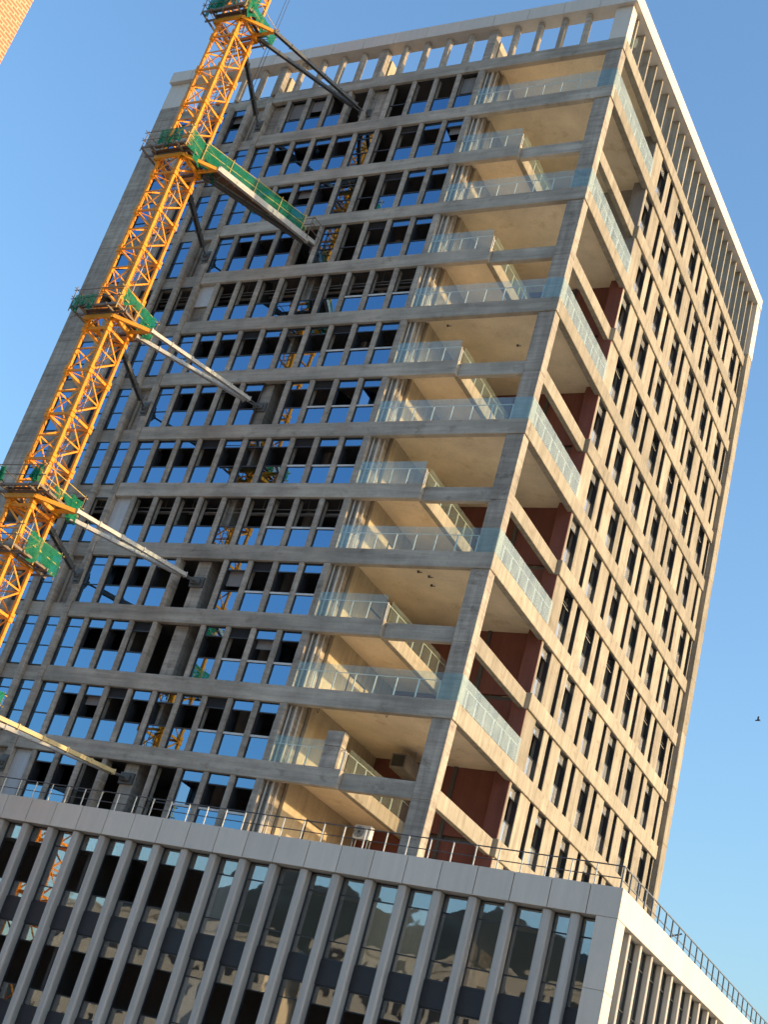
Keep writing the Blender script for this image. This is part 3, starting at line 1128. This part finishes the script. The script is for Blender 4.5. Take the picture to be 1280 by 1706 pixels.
def wavy_net(b, p, q, h, n=14, seed=0, sag=0.06):
    """a hanging net between two points: thin double sheet with folds"""
    r = random.Random(seed)
    p, q = Vector(p), Vector(q)
    d = (q - p)
    nr = Vector((-d.y, d.x, 0)).normalized()
    rows = 6
    base = len(b.v)
    for side in (0, 0.012):
        for j in range(rows + 1):
            for i in range(n + 1):
                t = i / n
                w = sag * (math.sin(t * n * 1.9 + seed) + 0.6 * math.sin(t * n * 0.9 + j * 0.5 + seed))
                edge = 0.16 * math.sin(t * 9 + seed) + 0.09 * math.sin(t * 23 + seed * 2)
                z = h * (1 - j / rows) + (edge if j == rows else 0) - (0.08 * math.sin(math.pi * t) if j == 0 else 0)
                b.v.append(tuple(p + d * t + nr * (w * (0.3 + j / rows) + side) + Vector((0, 0, z))))
    for sidx in (0, 1):
        o = base + sidx * (rows + 1) * (n + 1)
        for j in range(rows):
            for i in range(n):
                a = o + j * (n + 1) + i
                f = (a, a + 1, a + n + 2, a + n + 1)
                b.f.append(f if sidx else f[::-1])
    return b


def platform(z, seed, nets, left=True):
    """ring deck round the mast with guard rails; nets are (x0,y0,x1,y1,height)"""
    r = random.Random(seed)
    X0, X1, Y0, Y1 = -24.3, -20.95, -9.35, -6.05
    fr = MB()
    for zz_ in (z,):
        for (a, b_) in (((X0, Y0), (X1, Y0)), ((X1, Y0), (X1, Y1)), ((X1, Y1), (X0, Y1)), ((X0, Y1), (X0, Y0))):
            fr.bar((*a, zz_ - 0.08), (*b_, zz_ - 0.08), 0.07, 0.12)
        for yy_ in (MY0 - 0.15, MY1 + 0.15):
            fr.bar((X0 - 0.2, yy_, zz_ - 0.1), (X1 + 0.15, yy_, zz_ - 0.1), 0.08, 0.14)
        for xx_ in (MX0 - 0.15, MX1 + 0.15):
            fr.bar((xx_, Y0 - 0.15, zz_ - 0.12), (xx_, Y1 + 0.2, zz_ - 0.12), 0.08, 0.14)
    pl = build('work_platform', fr, 'tube', crane)
    # deck boards on the four sides
    nb = 0
    for i in range(2):
        y = Y0 + 0.22 + i * 0.36
        sized('deck_board', 'deck', pl, X0 + 0.35 + r.uniform(0, .5), X1 - 0.1 - r.uniform(0, .3), y - 0.11, y + 0.11, z, z + 0.04)
    sized('deck_board', 'deck', pl, X0 + 0.9, X1 - 0.4, Y1 - 0.45, Y1 - 0.22, z, z + 0.04)
    for i in range(2):
        x = X1 - 0.2 - i * 0.34
        sized('deck_board', 'deck', pl, x - 0.11, x + 0.11, Y0 + 0.80, Y1 - 0.60, z, z + 0.04)
    sized('deck_board', 'deck', pl, X0 + 0.2, X0 + 0.42, Y0 + 0.9, Y1 - 0.9, z, z + 0.04)
    # guard rails
    gd, gy = MB(), MB()
    pts = [(X0, Y0), ((X0 + X1) / 2, Y0), (X1, Y0), (X1, (Y0 + Y1) / 2), (X1, Y1), ((X0 + X1) / 2, Y1), (X0, Y1), (X0, (Y0 + Y1) / 2)]
    for i, p in enumerate(pts):
        q = pts[(i + 1) % 8]
        tgt = gy if i in (2, 3) else gd
        tgt.tube((*p, z - 0.35), (p[0] + r.uniform(-.05, .05), p[1] + r.uniform(-.05, .05), z + 1.25), 0.03, 6)
        for hh in (0.5, 1.08):
            d = Vector((q[0] - p[0], q[1] - p[1], 0)).normalized() * 0.18
            tgt.tube((p[0] - d.x, p[1] - d.y, z + hh + r.uniform(-.03, .03)), (q[0] + d.x, q[1] + d.y, z + hh + r.uniform(-.03, .03)), 0.026, 6)
    build('guard_rail', gd, 'tube', pl)
    build('guard_rail', gy, 'tubeyel', pl)
    for i, (a0, b0, a1, b1, h, dz) in enumerate(nets):
        build('safety_net', wavy_net(MB(), (a0, b0, z + dz), (a1, b1, z + dz), h, 14, seed * 3 + i, 0.11), 'net', pl, smooth=True)
    return pl


def collar(z):
    b = MB()
    o = 0.22
    for zz_ in (z - 0.15,):
        for (a, b_) in (((MX0 - o, MY0 - o), (MX1 + o, MY0 - o)), ((MX1 + o, MY0 - o), (MX1 + o, MY1 + o)), ((MX1 + o, MY1 + o), (MX0 - o, MY1 + o)), ((MX0 - o, MY1 + o), (MX0 - o, MY0 - o))):
            b.bar((*a, zz_), (*b_, zz_), 0.16, 0.22)
    # outrigger arms towards the long struts
    b.bar((MX1 + o, MY0 - o, z - 0.15), (-20.05, -7.15, z - 0.15), 0.14, 0.22)
    b.bar((MX1 + o, MY1 - 0.3, z - 0.15), (-20.05, -7.15, z - 0.15), 0.12, 0.2)
    return build('collar_frame', b, 'yellow', crane)


def strut(par, p, q, w, mat, seams=5, end=0.9):
    """box strut with flanged seams and a thin screw end at the wall"""
    p, q = Vector(p), Vector(q)
    d = (q - p)
    L = d.length
    d.normalize()
    b = MB()
    e = q - d * end
    up = Vector((0, 0, 1))
    sd_ = d.cross(up).normalized()
    # two channels with a gap, as a laced box
    for s_ in (-1, 1):
        b.bar(p + sd_ * (s_ * w * 0.34), e + sd_ * (s_ * w * 0.34), w * 0.32, w)
    b.bar(p + Vector((0, 0, w * 0.34)), e + Vector((0, 0, w * 0.34)), w * 0.5, w * 0.2)
    for i in range(seams + 1):
        t = i / seams
        c = p + (e - p) * t
        b.bar(c - d * 0.03, c + d * 0.03, w * 1.35, w * 1.35)
    so = build('tie_strut', b, mat, par)
    sc = MB().tube(e - d * 0.05, q, w * 0.22, 8)
    sc.bar(q - d * 0.22, q + d * 0.06, w * 0.9, w * 0.9)
    build('screw_end', sc, 'strutdark', so)
    return so


ZC = [-1.9, -13.2, -24.9, -36.3, -47.5]
strut_mats = [('strutdark', 'strutdark'), ('strutdark', 'galv'), ('galv', 'galv'), ('galv', 'galv'), ('galv', 'strutrust')]
for i, z in enumerate(ZC):
    cf = collar(z)
    ma, mb_ = strut_mats[i]
    strut(cf, (-21.35, -6.75, z - 0.1), (-17.42, 0.30, z - 0.1), 0.21, ma)
    strut(cf, (-20.05, -7.15, z - 0.1), (-17.20, 0.34, z - 0.1), 0.21, mb_)
    strut(cf, (-22.7, -6.5, z - 0.25), (-25.3, -0.18, z - 0.3), 0.26, 'strutdark', 4, 1.1)
    br = MB().box(-17.72, -16.85, 0.30, 0.42, z - 0.4, z + 0.2).box(-17.62, -17.02, 0.16, 0.30, z - 0.25, z + 0.05)
    build('wall_bracket', br, 'strutdark', cf)
    br = MB().box(-25.5, -25.1, -0.22, -0.062, z - 0.6, z + 0.05).box(-25.55, -25.05, -0.1, -0.062, z - 0.75, z + 0.2)
    build('wall_bracket', br, 'strutdark', cf)

platform(ZC[0] + 0.25, 1, [(-23.4, -9.3, -21.4, -9.4, 1.1, 0.1), (-20.9, -9.2, -20.8, -6.2, 1.0, -0.4), (-24.2, -9.1, -22.8, -9.3, 1.3, 0.0), (-21.3, -9.35, -20.9, -8.3, 1.2, 0.2)])
platform(ZC[1] + 0.25, 2, [(-23.2, -9.38, -21.6, -9.38, 1.25, -0.1), (-20.9, -9.2, -20.85, -6.2, 1.5, -0.5)])
platform(ZC[2] + 0.25, 3, [(-24.2, -9.38, -22.6, -9.38, 0.95, -0.25), (-20.88, -9.2, -20.9, -6.3, 0.7, 0.45), (-20.88, -7.4, -20.9, -6.1, 0.6, -0.2)])
platform(ZC[3] + 0.25, 4, [(-24.0, -9.38, -23.7, -9.38, 1.0, 0.0), (-21.7, -9.38, -21.2, -9.38, 1.0, 0.1), (-20.9, -7.0, -20.9, -6.1, 1.3, -0.5), (-20.88, -8.3, -20.9, -7.0, 0.4, 0.1)])
platform(ZC[3] - 3.2, 5, [(-20.9, -8.6, -20.9, -6.1, 1.25, -0.1)])
platform(ZC[4] + 0.25, 6, [(-20.9, -8.6, -20.9, -6.1, 1.25, -0.1)])

# netted gangway from the second collar to the wall
z = ZC[1]
gw = build('gangway', MB().bar((-21.25, -6.55, z + 0.08), (-17.7, -0.1, z + 0.08), 0.08, 0.18).bar((-20.0, -7.05, z + 0.06), (-17.25, 0.0, z + 0.06), 0.10, 0.26), 'galv', crane)
for i in range(11):
    t = 0.03 + i * 0.085
    a = Vector((-21.25, -6.55, z + 0.2)).lerp(Vector((-17.75, -0.1, z + 0.2)), t)
    b_ = Vector((-20.0, -7.05, z + 0.2)).lerp(Vector((-17.3, 0.0, z + 0.2)), t)
    build('deck_board', MB().bar(a, b_, 0.58, 0.05), 'deck', gw)
p0, p1 = Vector((-20.75, -7.95, z + 0.2)), Vector((-17.75, -1.1, z + 0.2))
gd = MB()
for i in range(5):
    c = p0.lerp(p1, i / 4)
    gd.tube(c - Vector((0, 0, 0.3)), c + Vector((0.03, 0, 1.25)), 0.03, 6)
for hh in (0.55, 1.12):
    gd.tube(p0 + Vector((0, 0, hh)), p1 + Vector((0, 0, hh)), 0.028, 6)
q0, q1 = Vector((-21.6, -6.5, z + 0.2)), Vector((-18.2, -0.2, z + 0.2))
for i in range(5):
    c = q0.lerp(q1, i / 4)
    gd.tube(c - Vector((0, 0, 0.2)), c + Vector((0, 0, 1.2)), 0.03, 6)
gd.tube(q0 + Vector((0, 0, 1.1)), q1 + Vector((0, 0, 1.1)), 0.028, 6)
build('guard_rail', gd, 'tubeyel', gw)
build('safety_net', wavy_net(MB(), p0 + Vector((0, 0, -0.05)), p1 + Vector((0, 0, -0.05)), 1.2, 40, 21, 0.03), 'net', gw, smooth=True)
build('safety_net', wavy_net(MB(), q0 + Vector((0, 0, -0.05)), q1 + Vector((0, 0, -0.05)), 1.1, 40, 25, 0.03), 'net', gw, smooth=True)
# landing cage at the wall
cg = MB()
for dx, dy in ((-0.7, -0.9), (0.3, -0.9), (0.5, 0.0), (-0.9, 0.0)):
    cg.tube((-17.5 + dx, -0.1 + dy, z - 0.3), (-17.5 + dx, -0.1 + dy, z + 1.3), 0.03, 6)
for hh in (0.3, 0.75, 1.2):
    cg.tube((-18.4, -1.0, z + hh), (-17.0, -1.0, z + hh), 0.026, 6)
    cg.tube((-17.1, -1.1, z + hh), (-16.95, 0.0, z + hh), 0.026, 6)
build('guard_rail', cg, 'tube', gw)
# power cable tied to the mast
cb_ = MB()
rk = random.Random(12)
pv = None
for q in range(58):
    pt = Vector((MX1 + 0.17 + rk.uniform(-0.05, 0.09), MY0 + 0.35 + rk.uniform(-0.10, 0.10), GZ + q * SEC / 2))
    if pv:
        cb_.tube(pv, pt, 0.025, 6)
    pv = pt
build('power_cable', cb_, 'darksteel', crane)
# hoist ropes beside the mast
for dx in (0.0, 0.28):
    build('hoist_rope', MB().tube((-23.0 + dx, -4.4, -3.5), (-23.0 + dx, -4.4, 15), 0.02, 6), 'darksteel', crane)

# ------------------------------------------------------------------ things on the terraces
ac = thing('air_conditioner', 'white air conditioner outdoor unit on a steel stand in the lowest terrace', 'air conditioner', (-4.6, 2.9, LT(13)))
zf = LT(13)
box('body', 'acwhite', ac, -5.05, -4.15, 2.7, 3.05, zf + 1.55, zf + 2.2, 0.03)
fan = MB()
for r in (0.06, 0.13, 0.2, 0.26):
    for i in range(16):
        a0, a1 = 2 * math.pi * i / 16, 2 * math.pi * (i + 1) / 16
        fan.bar((-4.75 + r * math.cos(a0), 2.685, zf + 1.87 + r * math.sin(a0)), (-4.75 + r * math.cos(a1), 2.685, zf + 1.87 + r * math.sin(a1)), 0.012)
for i in range(4):
    a0 = math.pi * i / 4
    fan.bar((-4.75 + 0.27 * math.cos(a0), 2.68, zf + 1.87 + 0.27 * math.sin(a0)), (-4.75 - 0.27 * math.cos(a0), 2.68, zf + 1.87 - 0.27 * math.sin(a0)), 0.012)
build('fan_grille', fan, 'frame', ac)
for x in (-5.0, -4.2):
    for y in (2.74, 3.02):
        sized('leg', 'greysteel', ac, x - 0.025, x + 0.025, y - 0.025, y + 0.025, zf, zf + 1.55)

vd = thing('ventilation_duct', 'square ventilation duct with black grille hanging in the terrace above the lowest one', 'duct', (-5.5, 6.6, LT(12)))
zc = LT(11) - 0.30
box('duct_body', 'greywall', vd, -6.0, -5.1, 6.0, 7.9, zc - 1.25, zc - 0.45, 0.02)
box('grille', 'frame', vd, -5.9, -5.2, 5.97, 5.998, zc - 1.15, zc - 0.55)
for x in (-5.95, -5.15):
    box('hanger', 'greysteel', vd, x - 0.015, x + 0.015, 6.9, 6.93, zc - 0.45, zc)

# ------------------------------------------------------------------ neighbours
bx, by = 11.2, -42.8
brick = thing('brick_building', 'orange tiled building whose edge shows in the upper left corner', 'building', (bx - 3, by - 8, GZ))
box('wall', 'brick', brick, bx - 6, bx, by - 16, by, GZ, -45.6)
box('parapet', 'brick', brick, bx - 6.06, bx + 0.05, by - 16.06, by + 0.05, -45.598, -44.9)
for s_ in range(4):
    for i in range(4):
        y0 = by - 15 + i * 3.2
        w = sized('window', 'podglass', brick, bx - 0.05, bx + 0.012, y0, y0 + 1.5, GZ + 1.2 + s_ * 4.2, GZ + 3.1 + s_ * 4.2)
        sized('window_sill', 'house', brick, bx - 0.03, bx + 0.12, y0 - 0.08, y0 + 1.58, GZ + 1.06 + s_ * 4.2, GZ + 1.19 + s_ * 4.2)

rb = random.Random(9)
opp = [(-64, -20, 29.5), (-16, 8, 14.5), (14, 44, 14.0), (50, 86, 17.0), (-104, -68, 27.5)]
words = ['cream low block with ribbon windows far left across the street', 'cream low block with ribbon windows left of the middle across the street',
         'cream low block with ribbon windows opposite the podium corner', 'tall cream block with ribbon windows right across the street', 'tall cream block with ribbon windows at the far end of the street']
for (x0, x1, hb), lab in zip(opp, words):
    yb = -104 - rb.uniform(0, 8)
    nb = thing('street_block', lab, 'building', ((x0 + x1) / 2, yb - 7, GZ), 'low blocks across the street')
    box('wall', 'house', nb, x0, x1, yb - 14, yb, GZ, GZ + hb)
    box('roof_parapet', 'house', nb, x0 - 0.2, x1 + 0.2, yb - 14.2, yb + 0.2, GZ + hb + 0.002, GZ + hb + 0.7)
    s_ = 0
    while 1.2 + s_ * 3.6 + 1.8 < hb:
        nwin = int((x1 - x0) / 3.2)
        for i in range(nwin):
            xa = x0 + 0.8 + i * (x1 - x0 - 0.8) / nwin
            sized('window', 'spandrel', nb, xa, xa + 2.0, yb - 0.08, yb + 0.03, GZ + 1.2 + s_ * 3.6, GZ + 2.9 + s_ * 3.6)
        s_ += 1

# ------------------------------------------------------------------ a bird at the right edge of the sky
bd = Vector((-0.24, 0.9, 0.36)) * 95
bp = Vector((28.00366, -53.60866, -63.15738)) + bd
b = MB()
b.tube(bp + Vector((-0.16, 0.1, 0.03)), bp + Vector((0.16, -0.1, -0.03)), 0.045, 8)
b.add([bp + Vector((-0.06, 0, 0.02)), bp + Vector((0.06, 0, 0.02)), bp + Vector((0.12, -0.2, 0.2)), bp + Vector((0.02, -0.2, 0.21)), bp + Vector((0.1, -0.4, 0.14)),
       bp + Vector((-0.06, 0, -0.01)), bp + Vector((0.06, 0, -0.01)), bp + Vector((0.12, -0.2, 0.18)), bp + Vector((0.02, -0.2, 0.19)), bp + Vector((0.1, -0.4, 0.13))],
      [(0, 1, 2, 3), (3, 2, 4), (8, 7, 6, 5), (9, 7, 8), (0, 3, 8, 5), (3, 4, 9, 8), (4, 2, 7, 9), (2, 1, 6, 7)])
b.add([bp + Vector((-0.06, 0, 0.02)), bp + Vector((0.06, 0, 0.02)), bp + Vector((0.1, 0.2, 0.16)), bp + Vector((0.0, 0.2, 0.17)), bp + Vector((0.08, 0.4, 0.1)),
       bp + Vector((-0.06, 0, -0.01)), bp + Vector((0.06, 0, -0.01)), bp + Vector((0.1, 0.2, 0.14)), bp + Vector((0.0, 0.2, 0.15)), bp + Vector((0.08, 0.4, 0.09))],
      [(3, 2, 1, 0), (4, 2, 3), (5, 6, 7, 8), (8, 7, 9), (5, 8, 3, 0), (8, 9, 4, 3), (9, 7, 2, 4), (7, 6, 1, 2)])
bird = build('bird', b, 'bird')
tag(bird, 'tiny dark bird in the pale sky at the right edge', 'bird')
